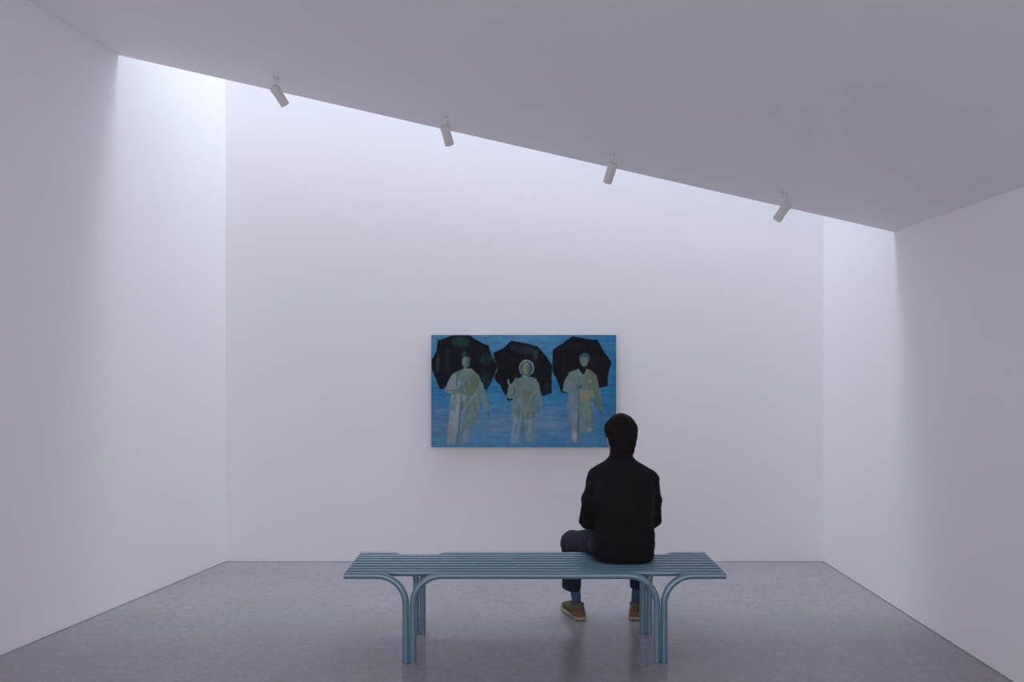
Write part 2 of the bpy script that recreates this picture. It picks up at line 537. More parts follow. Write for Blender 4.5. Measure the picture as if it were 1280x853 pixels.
    poly([(148, 350), (180, 296), (212, 280), (216, 340), (206, 372), (240, 380), (212, 396), (168, 418), (132, 408)], (132, 146, 148), 5)
    stroke([(140, 405), (195, 398), (244, 378)], 6, (46, 70, 88), 4, 0.7)
    stroke([(214, 282), (208, 340), (210, 372)], 8, (52, 72, 88), 4, 0.8)
    blob(226, 352, 12, 20, (140, 156, 172), 5, 0.9)
    poly([(236, 262), (262, 268), (262, 300), (238, 330), (232, 300)], (90, 110, 120), 4, 0.8)
    poly([(270, 258), (302, 258), (312, 276), (262, 318), (262, 290)], (128, 142, 122), 4, 0.9)
    stroke([(300, 266), (268, 312), (250, 360)], 5, (70, 98, 100), 4, 0.7)
    blob(266, 220, 25, 38, (58, 94, 96), 5); blob(256, 216, 13, 28, (120, 138, 124), 5, 0.9)
    poly([(244, 194), (270, 184), (292, 190), (292, 206), (262, 206), (246, 206)], (104, 130, 128), 4, 0.9)
    blob(283, 214, 10, 26, (40, 76, 82), 6, 0.8); blob(258, 262, 10, 9, (128, 140, 156), 4, 0.9)
    stroke([(250, 228), (262, 230)], 3, (52, 66, 62), 2, 0.8)
    # ---- middle figure: hood up, hand raised
    poly([(580, 330), (640, 306), (716, 322), (735, 362), (716, 420), (716, 560), (712, 720), (668, 742), (600, 742), (552, 738), (560, 560), (566, 452), (545, 458), (528, 440), (540, 395)], G, 3)
    poly([(560, 470), (620, 440), (640, 560), (612, 740), (552, 738)], (118, 138, 146), 7, 0.85)
    poly([(566, 575), (624, 570), (606, 742), (552, 740)], (92, 124, 158), 7, 0.85)
    poly([(632, 590), (716, 580), (712, 724), (640, 735)], (84, 122, 138), 8, 0.8)
    blob(668, 440, 34, 46, OL, 16, 0.6); blob(672, 560, 32, 26, OL, 12, 0.55); blob(640, 370, 50, 24, (112, 130, 118), 12, 0.7)
    blob(632, 656, 12, 34, (58, 96, 112), 8, 0.8); blob(600, 540, 28, 20, (92, 126, 112), 8, 0.7)
    stroke([(626, 580), (614, 660), (604, 735)], 6, (64, 98, 128), 4, 0.8)
    stroke([(700, 410), (660, 500), (640, 570)], 16, (124, 146, 140), 8, 0.6)
    stroke([(560, 408), (640, 404), (690, 412)], 8, (68, 98, 102), 6, 0.6)
    stroke([(602, 330), (600, 400)], 5, (88, 112, 108), 4, 0.6)
    poly([(545, 360), (572, 350), (588, 372), (572, 440), (548, 458), (526, 442), (534, 396)], (108, 132, 122), 4)
    stroke([(576, 376), (578, 420), (556, 440)], 8, (46, 74, 78), 5, 0.7)
    stroke([(536, 330), (542, 360), (552, 376)], 9, (96, 126, 138), 3); stroke([(592, 318), (566, 358), (556, 380)], 8, (112, 134, 124), 3)
    poly([(706, 328), (732, 350), (746, 420), (760, 520), (746, 532), (730, 470), (716, 400)], (112, 134, 120), 4)
    stroke([(752, 526), (758, 556)], 8, (92, 108, 138), 3)
    blob(656, 256, 49, 53, (98, 128, 146), 3); blob(655, 259, 41, 46, (40, 66, 82), 3)
    blob(653, 258, 25, 40, (122, 134, 100), 4); blob(668, 264, 10, 30, (78, 96, 88), 5, 0.7)
    stroke([(644, 250), (662, 250)], 3, (60, 72, 62), 2, 0.6); stroke([(650, 282), (664, 281)], 3, (78, 76, 66), 2, 0.6)
    poly([(622, 300), (640, 304), (668, 322), (640, 320)], W, 4, 0.8)
    # ---- right figure: dark scarf, both hands near the handle
    poly([(930, 285), (985, 262), (1060, 270), (1102, 300), (1098, 360), (1088, 420), (1084, 520), (1082, 650), (1060, 690), (1040, 720), (985, 745), (935, 730), (925, 560), (926, 420), (888, 408), (896, 350)], G, 3)
    poly([(926, 420), (990, 412), (986, 560), (976, 740), (935, 700), (925, 560)], (116, 136, 150), 7, 0.85)
    poly([(996, 400), (1082, 402), (1082, 450), (1050, 470), (1020, 520), (1000, 460)], (140, 142, 118), 6, 0.8)
    blob(1060, 330, 30, 60, (108, 118, 84), 14, 0.8); blob(1030, 430, 30, 26, (142, 140, 104), 8, 0.7)
    blob(1046, 540, 34, 56, (84, 118, 122), 14, 0.8); blob(1020, 640, 18, 40, (70, 112, 120), 10, 0.7)
    blob(958, 590, 14, 70, (88, 116, 140), 8, 0.7); blob(950, 470, 18, 40, (128, 140, 140), 10, 0.6)
    blob(962, 700, 18, 36, (128, 146, 168), 10, 0.7); blob(1056, 655, 16, 12, (146, 156, 172), 5, 0.9)
    blob(1066, 488, 13, 12, (142, 152, 166), 3, 0.9); blob(1064, 344, 11, 10, (140, 154, 164), 3, 0.9, 0.4); blob(922, 494, 6, 16, (146, 150, 158), 4, 0.9)
    poly([(930, 285), (968, 268), (986, 290), (1000, 372), (976, 386), (925, 412), (888, 406), (900, 350)], (112, 134, 128), 5)
    stroke([(972, 270), (974, 330), (970, 380)], 6, (74, 100, 108), 4, 0.8)
    poly([(985, 278), (1012, 276), (1022, 330), (1012, 370), (985, 360)], (108, 134, 134), 5, 0.8)
    poly([(978, 362), (1012, 362), (1008, 392), (984, 392)], (44, 74, 84), 4, 0.9)
    stroke([(990, 400), (990, 500), (988, 620), (984, 728)], 6, (48, 74, 96), 3, 0.85)
    poly([(1080, 290), (1104, 306), (1122, 400), (1140, 500), (1134, 548), (1120, 530), (1098, 450), (1080, 390)], (98, 116, 88), 4)
    stroke([(1106, 320), (1126, 430), (1138, 520)], 5, (116, 140, 146), 3, 0.7)
    stroke([(1130, 540), (1132, 556)], 8, (52, 66, 80), 3)
    poly([(986, 262), (1006, 246), (1042, 256), (1046, 280), (1022, 300), (998, 284)], (16, 22, 30), 3)
    poly([(978, 262), (990, 262), (1012, 296), (1000, 306)], (120, 140, 140), 3, 0.9); poly([(1042, 262), (1054, 270), (1030, 312), (1022, 300)], (126, 142, 122), 3, 0.9)
    blob(1028, 190, 38, 32, (34, 66, 84), 4); blob(1024, 208, 26, 40, (104, 122, 112), 4); blob(1036, 212, 12, 30, (70, 96, 100), 6, 0.7)
    poly([(996, 176), (1026, 160), (1058, 178), (1052, 188), (1024, 180), (1002, 192)], (40, 72, 88), 3)
    stroke([(1014, 204), (1036, 204)], 3, (52, 66, 66), 2, 0.6); stroke([(1018, 232), (1032, 231)], 3, (60, 70, 70), 2, 0.6)
    # loose vertical brush folds in the coats
    r = np.random.default_rng(12)
    for (x0, x1, y0, y1, lean, n) in ((165, 345, 420, 730, -0.16, 26), (562, 712, 430, 715, -0.03, 22), (930, 1080, 400, 640, 0.0, 20),
                                      (215, 355, 285, 410, 0.1, 12), (575, 715, 320, 430, 0.0, 12), (920, 1090, 285, 400, 0.05, 12)):
        for _ in range(n):
            xx, yy, ln = r.uniform(x0, x1), r.uniform(y0, y1 - 40), r.uniform(30, 110)
            c = [(70, 100, 118), (132, 150, 158), (84, 112, 100), (110, 122, 96), (60, 90, 108)][r.integers(5)]
            stroke([(xx, yy), (xx + lean * ln + r.uniform(-8, 8), min(yy + ln, y1))], r.uniform(4, 11), c, 4, 0.65)
    # hems and feet dissolve into the wet ground
    poly([(120, 640), (160, 660), (136, 775), (90, 775)], (60, 104, 146), 14, 0.6)
    poly([(300, 640), (420, 560), (420, 775), (262, 775)], (62, 106, 148), 12, 0.8)
    poly([(205, 690), (228, 640), (240, 690), (222, 775), (200, 775)], (58, 98, 132), 8, 0.7)
    poly([(530, 690), (556, 640), (556, 775), (500, 775)], (58, 104, 146), 10, 0.7)
    poly([(600, 775), (622, 700), (650, 690), (664, 775)], (58, 104, 142), 10, 0.75)
    poly([(690, 775), (712, 640), (800, 640), (800, 775)], (58, 104, 146), 14, 0.7)
    poly([(1000, 700), (1030, 670), (1100, 665), (1120, 790), (1000, 790)], (56, 104, 146), 14, 0.85)
    poly([(900, 640), (930, 640), (944, 790), (890, 790)], (56, 102, 144), 12, 0.75)
    for cx in (215, 640, 1000):
        blob(cx, 765, 130, 26, (50, 102, 146), 22, 0.7)
    IMG[:] += (fbm(14, 30, 31) * 6)[..., None] + (fbm(40, 12, 41) * 5)[..., None]
paint()
np.clip(IMG, 4, 250, out=IMG)
PAINT_GAIN = np.array([1.85, 1.62, 1.32])
pig = np.clip(lin(IMG) * PAINT_GAIN, 0, 0.85)

def canvas_mesh():
    """gridded front face with wrapped edges; pigment stored per corner point"""
    xs, zs = np.linspace(PX0, PX1, NX), np.linspace(PZ1, PZ0, NZ)
    X, Z = np.meshgrid(xs, zs)
    V = np.stack([X, np.full_like(X, PY), Z], -1).reshape(-1, 3)
    idx = np.arange(NX * NZ).reshape(NZ, NX)
    F = np.stack([idx[:-1, :-1], idx[1:, :-1], idx[1:, 1:], idx[:-1, 1:]], -1).reshape(-1, 4)
    border = list(idx[0, :]) + list(idx[1:, -1]) + list(idx[-1, -2::-1]) + list(idx[-2:0:-1, 0])
    nb = len(border)
    back = V[border].copy()
    back[:, 1] = PY + 0.036
    Vs = np.vstack([V, back])
    B = np.array(border); K = NX * NZ + np.arange(nb)
    side = np.stack([B, np.roll(B, -1), np.roll(K, -1), K], -1)
    cols = np.ones((len(Vs), 4))
    cols[:NX * NZ, :3] = pig.reshape(-1, 3)
    cols[NX * NZ:, :3] = cols[B, :3] * 0.9
    me = bpy.data.meshes.new('painted_canvas')
    me.from_pydata(Vs.tolist(), [], np.vstack([F, side]).tolist())
    at = me.color_attributes.new('pigment', 'FLOAT_COLOR', 'POINT')
    at.data.foreach_set('color', cols.astype(np.float32).ravel())
    me.update()
    return me
M_canvas = node_mat('oil_paint', (0.2, 0.3, 0.4), 0.6, 0.1, bump=(220, 0.15, 0.0008))
nt = M_canvas.node_tree
ca = nt.nodes.new('ShaderNodeVertexColor')
ca.layer_name = 'pigment'
nt.links.new(ca.outputs['Color'], nt.nodes['Principled BSDF'].inputs['Base Color'])
painting = empty('painting', ((PX0 + PX1) / 2, PY, PZ0), 'blue painting of three raincoated figures under black umbrellas, hung on the end wall', 'painting')
link('painted_canvas', canvas_mesh(), M_canvas, painting)
bm = bmesh.new()
w_ = 0.045
for (x0, x1, z0, z1) in ((PX0 + .004, PX1 - .004, PZ1 - w_, PZ1 - .004), (PX0 + .004, PX1 - .004, PZ0 + .004, PZ0 + w_)):
    box(bm, x0, x1, PY + 0.006, PY + 0.038, z0, z1)
for (x0, x1) in ((PX0 + .004, PX0 + w_), (PX1 - w_, PX1 - .004), ((PX0 + PX1) / 2 - .02, (PX0 + PX1) / 2 + .02)):
    box(bm, x0, x1, PY + 0.006, PY + 0.038, PZ0 + w_ - 0.001, PZ1 - w_ + 0.001)
bm_obj('stretcher_frame', bm, M_wood, painting)
for sx in (0.25, 0.75):
    bm = bmesh.new()
    xx = PX0 + (PX1 - PX0) * sx
    box(bm, xx - 0.02, xx + 0.02, PY + 0.034, BACK_Y, PZ1 - w_ + 0.004, PZ1 - 0.012)
    bm_obj('wall_hanger', bm, M_lamp, painting)

# ------------------------------------------------------------------ implicit surfaces (for the body and the clothes)
class Field:
    """signed distance grid; shapes are blended in one after another"""
    def __init__(self, lo, hi, h):
        self.lo, self.h = np.array(lo, float), h
        self.n = np.ceil((np.array(hi) - self.lo) / h).astype(int) + 1
        self.f = np.full(self.n, 0.06, np.float32)
        self.ax = [self.lo[k] + h * np.arange(self.n[k]) for k in range(3)]
    def view(self, lo, hi):
        i0 = np.maximum(((np.array(lo) - self.lo) / self.h).astype(int) - 1, 0)
        i1 = np.minimum(((np.array(hi) - self.lo) / self.h).astype(int) + 2, self.n)
        S = tuple(slice(a, max(b, a)) for a, b in zip(i0, i1))
        g = [self.ax[k][S[k]].astype(np.float32) for k in range(3)]
        return S, g[0][:, None, None], g[1][None, :, None], g[2][None, None, :]
    def blend(self, S, d, k, sub=False):
        a = self.f[S]
        if sub:
            d = -d
            if k <= 0:
                self.f[S] = np.maximum(a, d); return
            h = np.maximum(k - np.abs(a - d), 0) / k
            self.f[S] = np.maximum(a, d) + h * h * k * 0.25
        else:
            if k <= 0:
                self.f[S] = np.minimum(a, d); return
            h = np.maximum(k - np.abs(a - d), 0) / k
            self.f[S] = np.minimum(a, d) - h * h * k * 0.25
    def cone(self, a, b, ra, rb, k=0.02, sub=False, flat=(1, 1, 1)):
        a, b = np.array(a, float), np.array(b, float)
        m = max(ra, rb) + k + 0.05
        S, x, y, z = self.view(np.minimum(a, b) - m, np.maximum(a, b) + m)
        ba = b - a
        px, py, pz = x - a[0], y - a[1], z - a[2]
        t = np.clip((px * ba[0] + py * ba[1] + pz * ba[2]) / (ba @ ba + 1e-12), 0, 1)
        dx, dy, dz = px - t * ba[0], py - t * ba[1], pz - t * ba[2]
        d = np.sqrt((dx / flat[0]) ** 2 + (dy / flat[1]) ** 2 + (dz / flat[2]) ** 2) - (ra + (rb - ra) * t)
        self.blend(S, d, k, sub)
    def chain(self, pts, rs, k=0.015, flat=(1, 1, 1)):
        for p, q, r0, r1 in zip(pts, pts[1:], rs, rs[1:]):
            self.cone(p, q, r0, r1, k, flat=flat)
    def ell(self, c, r, R=None, k=0.02, sub=False):
        c, r = np.array(c, float), np.array(r, float)
        m = r.max() + k + 0.04
        S, x, y, z = self.view(c - m, c + m)
        p = [x - c[0], y - c[1], z - c[2]]
        if R is not None:
            p = [R[0][i] * p[0] + R[1][i] * p[1] + R[2][i] * p[2] for i in range(3)]
        q0 = np.sqrt((p[0] / r[0]) ** 2 + (p[1] / r[1]) ** 2 + (p[2] / r[2]) ** 2)
        q1 = np.sqrt((p[0] / r[0] ** 2) ** 2 + (p[1] / r[1] ** 2) ** 2 + (p[2] / r[2] ** 2) ** 2) + 1e-6
        self.blend(S, (q0 * (q0 - 1.0) / q1).astype(np.float32), k, sub)
    def loft(self, rows, k=0.02, e=2.0, sub=False):
        """rows: (z, cx, cy, half width, half depth) from low to high; e = superellipse power"""
        R = np.array(rows, float)
        zz = R[:, 0]
        m = 0.06
        lo = [(R[:, 1] - R[:, 3]).min() - m, (R[:, 2] - R[:, 4]).min() - m, zz[0] - m]
        hi = [(R[:, 1] + R[:, 3]).max() + m, (R[:, 2] + R[:, 4]).max() + m, zz[-1] + m]
        S, x, y, z = self.view(lo, hi)
        def ip(c):
            # smooth (Catmull-Rom like) interpolation along z
            zc = z.ravel()
            i = np.clip(np.searchsorted(zz, zc) - 1, 0, len(zz) - 2)
            t = np.clip((zc - zz[i]) / (zz[i + 1] - zz[i]), 0, 1)
            sl = np.gradient(R[:, c], zz)
            h = zz[i + 1] - zz[i]
            v = (2 * t**3 - 3 * t**2 + 1) * R[i, c] + (t**3 - 2 * t**2 + t) * h * sl[i] + (-2 * t**3 + 3 * t**2) * R[i + 1, c] + (t**3 - t**2) * h * sl[i + 1]
            return v[None, None, :].astype(np.float32)
        cx, cy, a, b = ip(1), ip(2), ip(3), ip(4)
        q = (np.abs((x - cx) / a) ** e + np.abs((y - cy) / b) ** e) ** (1.0 / e)
        d = (q - 1.0) * np.minimum(a, b)
        d = np.maximum(d, np.maximum(zz[0] - z, z - zz[-1]))
        self.blend(S, d.astype(np.float32), k, sub)
    def carve_box(self, lo, hi):
        lo, hi = np.array(lo, float), np.array(hi, float)
        S, x, y, z = self.view(lo - 0.03, hi + 0.03)
        d = np.maximum(np.maximum(np.maximum(lo[0] - x, x - hi[0]), np.maximum(lo[1] - y, y - hi[1])), np.maximum(lo[2] - z, z - hi[2]))
        self.f[S] = np.maximum(self.f[S], -d)
    def plane(self, p, n):
        """keep the side of the plane the normal points away from"""
        n = np.array(n, float) / np.linalg.norm(n)
        d = (self.ax[0][:, None, None] - p[0]) * n[0] + (self.ax[1][None, :, None] - p[1]) * n[1] + (self.ax[2][None, None, :] - p[2]) * n[2]
        self.f = np.maximum(self.f, d.astype(np.float32))
    def ripple(self, fn):
        self.f = self.f + fn(self.ax[0][:, None, None], self.ax[1][None, :, None], self.ax[2][None, None, :]).astype(np.float32)
    def mesh(self, name):
        f = self.f
        s = f < 0
        nx, ny, nz = (d - 1 for d in f.shape)
        cnt = np.zeros((nx, ny, nz), np.int8)
        for i in (0, 1):
            for j in (0, 1):
                for k in (0, 1):
                    cnt += s[i:i + nx, j:j + ny, k:k + nz]
        act = (cnt > 0) & (cnt < 8)
        I = np.argwhere(act)
        ids = np.full((nx, ny, nz), -1, np.int32)
        ids[act] = np.arange(len(I))
        acc = np.zeros((len(I), 3)); num = np.zeros(len(I))
        off = [(i, j, k) for i in (0, 1) for j in (0, 1) for k in (0, 1)]
        for a in off:
            for ax in range(3):
                if a[ax]:
                    continue
                b = list(a); b[ax] = 1
                fa = f[I[:, 0] + a[0], I[:, 1] + a[1], I[:, 2] + a[2]]
                fb = f[I[:, 0] + b[0], I[:, 1] + b[1], I[:, 2] + b[2]]
                m = (fa < 0) != (fb < 0)
                t = fa[m] / (fa[m] - fb[m])
                p = np.tile(np.array(a, float), (m.sum(), 1))
                p[:, ax] = t
                acc[m] += p; num[m] += 1
        V = (I + acc / num[:, None]) * self.h + self.lo
        quads = []
        for ax in range(3):
            b, c = (ax + 1) % 3, (ax + 2) % 3
            A = [slice(1, -1)] * 3
            A[ax] = slice(0, f.shape[ax] - 1)
            B = list(A); B[ax] = slice(1, f.shape[ax])
            sa, sb = s[tuple(A)], s[tuple(B)]
            E = np.argwhere(sa != sb)
            if len(E) == 0:
                continue
            inside = sa[tuple(E.T)]
            E = E + 1
            E[:, ax] -= 1
            def cell(db, dc):
                q = E.copy(); q[:, b] -= db; q[:, c] -= dc
                return ids[q[:, 0], q[:, 1], q[:, 2]]
            q = np.stack([cell(1, 1), cell(0, 1), cell(0, 0), cell(1, 0)], -1)
            q[~inside] = q[~inside][:, ::-1]
            quads.append(q)
        Q = np.vstack(quads)
        Q = Q[(Q >= 0).all(1)]
        me = bpy.data.meshes.new(name)
        me.vertices.add(len(V)); me.vertices.foreach_set('co', V.astype(np.float32).ravel())
        me.loops.add(Q.size); me.loops.foreach_set('vertex_index', Q.astype(np.int32).ravel())
        me.polygons.add(len(Q))
        me.polygons.foreach_set('loop_start', np.arange(0, Q.size, 4, dtype=np.int32))
        me.update(calc_edges=True)
        me.polygons.foreach_set('use_smooth', [True] * len(Q))
        return me

# ------------------------------------------------------------------ the seated visitor
SEAT = BTOP + 0.001
def clear_bench(F):
    F.carve_box((BX - BHALF - 0.1, BY0 - 0.1, BTOP - 0.08), (BX + BHALF + 0.1, BY1 + TR + 0.002, SEAT))

# joints (seen from behind: the left of the picture is the person's left)
hipL, hipR = np.array([0.530, 4.415, 0.555]), np.array([0.690, 4.415, 0.555])
kneeL, kneeR = np.array([0.368, 4.850, 0.456]), np.array([0.768, 4.865, 0.456])
ankL, ankR = np.array([0.396, 4.835, 0.085]), np.array([0.752, 4.838, 0.085])
hemL, hemR = np.array([0.359, 4.855, 0.13]), np.array([0.782, 4.855, 0.13])
shL, shR = np.array(P(748.0, 600.0, 4.40)), np.array(P(809.5, 602.5, 4.40))
elL, elR = np.array(P(735.6, 650.0, 4.43)), np.array(P(815.0, 648.5, 4.43))
wrL, wrR = np.array([0.497, 4.630, 0.642]), np.array([0.706, 4.635, 0.642])
HC = np.array([0.606, 4.450, 1.150])         # middle of the head
YAW = math.radians(16)
HR = np.array([[math.cos(YAW), -math.sin(YAW), 0], [math.sin(YAW), math.cos(YAW), 0], [0, 0, 1]])
def hd(x, y, z):
    return HC + HR @ np.array([x, y, z])

B = Field((0.24, 4.20, 0.0), (0.92, 5.08, 1.30), 0.0038)
# trunk
B.loft([(0.480, 0.610, 4.395, 0.140, 0.090), (0.56, 0.610, 4.385, 0.150, 0.105), (0.66, 0.612, 4.37, 0.132, 0.092), (0.78, 0.612, 4.37, 0.138, 0.095),
        (0.88, 0.610, 4.385, 0.146, 0.092), (0.95, 0.606, 4.40, 0.120, 0.072), (0.99, 0.604, 4.415, 0.07, 0.055)], 0.0, 2.3)
B.cone((0.605, 4.415, 0.96), (0.606, 4.440, 1.10), 0.050, 0.052, 0.03)
for s, hip, knee, ank, hem in ((-1, hipL, kneeL, ankL, hemL), (1, hipR, kneeR, ankR, hemR)):
    B.cone(hip + [0, 0, 0.002], knee, 0.074, 0.050, 0.03)
    calf = knee * 0.7 + hem * 0.3 + [0, -0.008, 0]
    low = (ank + hem) / 2 + [0, 0, 0.085]
    B.chain([knee, calf, low, ank], [0.048, 0.043, 0.024, 0.019], 0.02)
for s, sh, el, wr in ((-1, shL, elL, wrL), (1, shR, elR, wrR)):
    B.cone(sh + [-s * 0.055, 0, 0.01], sh, 0.045, 0.044, 0.04)
    B.chain([sh, el], [0.044, 0.036], 0.02)
    B.chain([el, el * 0.65 + wr * 0.35, wr], [0.036, 0.034, 0.023], 0.015)
# feet inside the shoes
for ank, yaw in ((ankL, math.radians(17)), (ankR, math.radians(-12))):
    d = np.array([-math.sin(yaw), math.cos(yaw), 0])
    B.chain([ank, ank * [1, 1, 0] + d * 0.03 + [0, 0, 0.052], ank * [1, 1, 0] + d * 0.12 + [0, 0, 0.034]], [0.019, 0.020, 0.014], 0.012)
    B.ell(ank * [1, 1, 0] - d * 0.004 + [0, 0, 0.040], (0.019, 0.020, 0.016), None, 0.02)
# hands resting on the thighs: palm, four bent fingers, thumb from the side of the palm
for s, wr in ((-1, wrL), (1, wrR)):
    fw = np.array([s * 0.14, 0.94, -0.30]); fw /= np.linalg.norm(fw)
    sd = np.array([1.0, -s * 0.10, 0.0]); sd /= np.linalg.norm(sd)
    up = np.cross(sd, fw)
    kn = wr + fw * 0.082
    for u in (-0.027, -0.009, 0.009, 0.027):
        B.cone(wr + sd * u * 0.45 + fw * 0.012, kn + sd * u * 1.05 - fw * 0.004, 0.0145, 0.0115, 0.012)
    inner = -s                              # thumbs point to the middle
    for q, (u, ln) in enumerate(((0.031, 0.90), (0.0105, 1.0), (-0.0105, 0.94), (-0.031, 0.74))):
        b0 = kn + sd * u * inner
        sp = sd * (u * inner) * 0.35
        j1 = b0 + fw * 0.040 * ln - up * 0.008 + sp * 0.8
        j2 = j1 + fw * 0.019 * ln - up * 0.017 * ln + sp * 0.4
        j3 = j2 + fw * 0.008 * ln - up * 0.019 * ln
        B.chain([b0, j1, j2, j3], [0.0098, 0.0088, 0.0080, 0.0070], 0.004)
    t0 = wr + fw * 0.022 + sd * inner * 0.016 - up * 0.004
    t1 = t0 + fw * 0.028 + sd * inner * 0.026 - up * 0.006
    t2 = t1 + fw * 0.030 + sd * inner * 0.012 - up * 0.006
    t3 = t2 + fw * 0.022 - up * 0.005 - sd * inner * 0.002
    B.chain([t0, t1, t2, t3], [0.0150, 0.0118, 0.0100, 0.0082], 0.007)
# head with a face
B.ell(hd(0, -0.008, 0.020), (0.072, 0.088, 0.092), HR, 0.02)
B.ell(hd(0, 0.028, -0.042), (0.052, 0.056, 0.070), HR, 0.03)
B.ell(hd(0, 0.064, -0.100), (0.020, 0.020, 0.018), HR, 0.03)
B.cone(hd(-0.030, 0.016, -0.074), hd(0.030, 0.016, -0.074), 0.022, 0.022, 0.025)
for s in (-1, 1):
    B.ell(hd(s * 0.030, 0.089, 0.003), (0.017, 0.014, 0.012), HR, 0.012, sub=True)     # eye sockets
    B.cone(hd(s * 0.014, 0.082, 0.020), hd(s * 0.044, 0.069, 0.018), 0.0065, 0.0055, 0.012)  # brows
    B.ell(hd(s * 0.036, 0.062, -0.030), (0.017, 0.016, 0.018), HR, 0.02)                # cheeks
    B.ell(hd(s * 0.075, -0.006, -0.008), (0.008, 0.018, 0.030), HR, 0.006)              # ears
    B.ell(hd(s * 0.082, 0.000, -0.004), (0.004, 0.010, 0.018), HR, 0.004, sub=True)
B.chain([hd(0, 0.082, 0.012), hd(0, 0.092, -0.010), hd(0, 0.102, -0.026)], [0.0060, 0.0068, 0.0088], 0.008)
for s in (-1, 1):
    B.ell(hd(s * 0.009, 0.092, -0.030), (0.0065, 0.008, 0.006), HR, 0.006)
B.ell(hd(0, 0.080, -0.056), (0.024, 0.012, 0.016), HR, 0.015)
B.ell(hd(0, 0.094, -0.059), (0.020, 0.006, 0.0022), HR, 0.004, sub=True)
clear_bench(B)
person = link('person', B.mesh('person'), M_skin)
person['label'] = 'person in black jacket and navy trousers sitting on the blue bench, facing the painting'
person['category'] = 'person'

# eyes and lips
for s in (-1, 1):
    bm = bmesh.new()
    bmesh.ops.create_uvsphere(bm, u_segments=24, v_segments=16, radius=0.0118, matrix=Matrix.Translation(Vector(hd(s * 0.030, 0.0665, 0.003))))
    eye = bm_obj('eye', bm, M_eye, person, True)
    bm = bmesh.new()
    c = Vector(hd(s * 0.030, 0.0750, 0.003)); d = Vector(HR @ np.array([0, 1, 0]))
    tube(bm, [c, c + d * 0.0038], 0.0050, 20)
    bm_obj('iris', bm, M_iris, eye, True)
    # upper and lower lid: slices of a slightly larger shell around the eyeball
    for nm, e0, e1 in (('upper_eyelid', math.radians(12), math.radians(80)), ('lower_eyelid', math.radians(-80), math.radians(-20))):
        bm = bmesh.new(); rings = []
        for a in np.linspace(e0, e1, 9):
            ring = []
            for b_ in np.linspace(-1.45, 1.45, 19):
                aa = a * (1 - 0.55 * (b_ / 1.45) ** 2) if nm[0] == 'u' and a == e0 else a
                q = np.array([math.sin(b_) * math.cos(aa), math.cos(b_) * math.cos(aa), math.sin(aa)]) * 0.0129
                ring.append(hd(s * 0.030 + q[0], 0.0665 + q[1], 0.003 + q[2]))
            rings.append([bm.verts.new(tuple(p)) for p in ring])
        for r0, r1 in zip(rings, rings[1:]):
            for k in range(len(r0) - 1):
                bm.faces.new((r0[k], r0[k + 1], r1[k + 1], r1[k]))
        lid = bm_obj(nm, bm, M_skin, eye, True)
        so = lid.modifiers.new('thickness', 'SOLIDIFY'); so.thickness = 0.0009
    # eyebrow
    bm = bmesh.new()
    tube(bm, [hd(s * x, y, z) for x, y, z in ((0.013, 0.0865, 0.0225), (0.024, 0.0845, 0.0262), (0.036, 0.0785, 0.0262), (0.046, 0.0705, 0.0215))], 0.0032, 8, 0.0016)
    bm_obj('eyebrow', bm, M_hair, person, True)
L = Field(hd(0, 0.085, -0.06) - 0.045, hd(0, 0.085, -0.06) + 0.045, 0.0013)
L.ell(hd(0, 0.0885, -0.0545), (0.021, 0.0065, 0.0042), HR, 0.003)
L.ell(hd(0, 0.0880, -0.0635), (0.018, 0.0068, 0.0050), HR, 0.003)
link('lips', L.mesh('lips'), M_lip, person)

# hair: full dark hair over the ears and down to the collar, open at the face
YH = 4.45
Hr = Field((0.47, 4.31, 1.03), (0.74, 4.60, 1.30), 0.0022)
rows = []
for py, xl, xr, dp, cy in ((567.5, 766.5, 789.5, 0.030, 4.408), (564, 763.5, 791.0, 0.048, 4.410), (560, 762.6, 791.8, 0.058, 4.414), (555, 761.0, 793.3, 0.068, 4.420),
                           (549, 759.0, 794.8, 0.078, 4.428), (543, 757.0, 796.0, 0.087, 4.436), (537, 756.2, 796.4, 0.094, 4.441), (532, 757.4, 795.4, 0.097, 4.444),
                           (527.5, 760.0, 793.2, 0.095, 4.445), (523.5, 762.6, 790.2, 0.086, 4.446), (520, 766.0, 786.6, 0.068, 4.448), (517.8, 770.5, 782.0, 0.040, 4.450), (516.8, 774.0, 779.0, 0.016, 4.450)):
    z = EYE - (py - 456) * YH / FPX
    rows.append((z, ((xl + xr) / 2 - 641) * YH / FPX, cy, (xr - xl) / 2 * YH / FPX, dp))
Hr.loft(rows, 0.0, 2.15)
Hr.ell((P(759.5, 536.0, 4.45)), (0.016, 0.030, 0.036), None, 0.010)       # fuller at the left ear
# open the face
Hr.ell(hd(0, 0.112, -0.045), (0.066, 0.070, 0.095), HR, 0.012, sub=True)
Hr.ell(hd(0, 0.078, -0.125), (0.080, 0.062, 0.060), HR, 0.015, sub=True)
def strands(x, y, z):
    a = np.arctan2(x - 0.604, -(y - 4.44))
    g = np.clip((1.285 - z) / 0.05, 0, 1)
    return (0.0016 * np.sin(a * 46 + 9 * np.sin(z * 14) + 3 * np.sin(a * 7)) + 0.0013 * np.sin(a * 23 + z * 30)) * g
Hr.ripple(strands)
link('hair', Hr.mesh('hair'), M_hair, person)

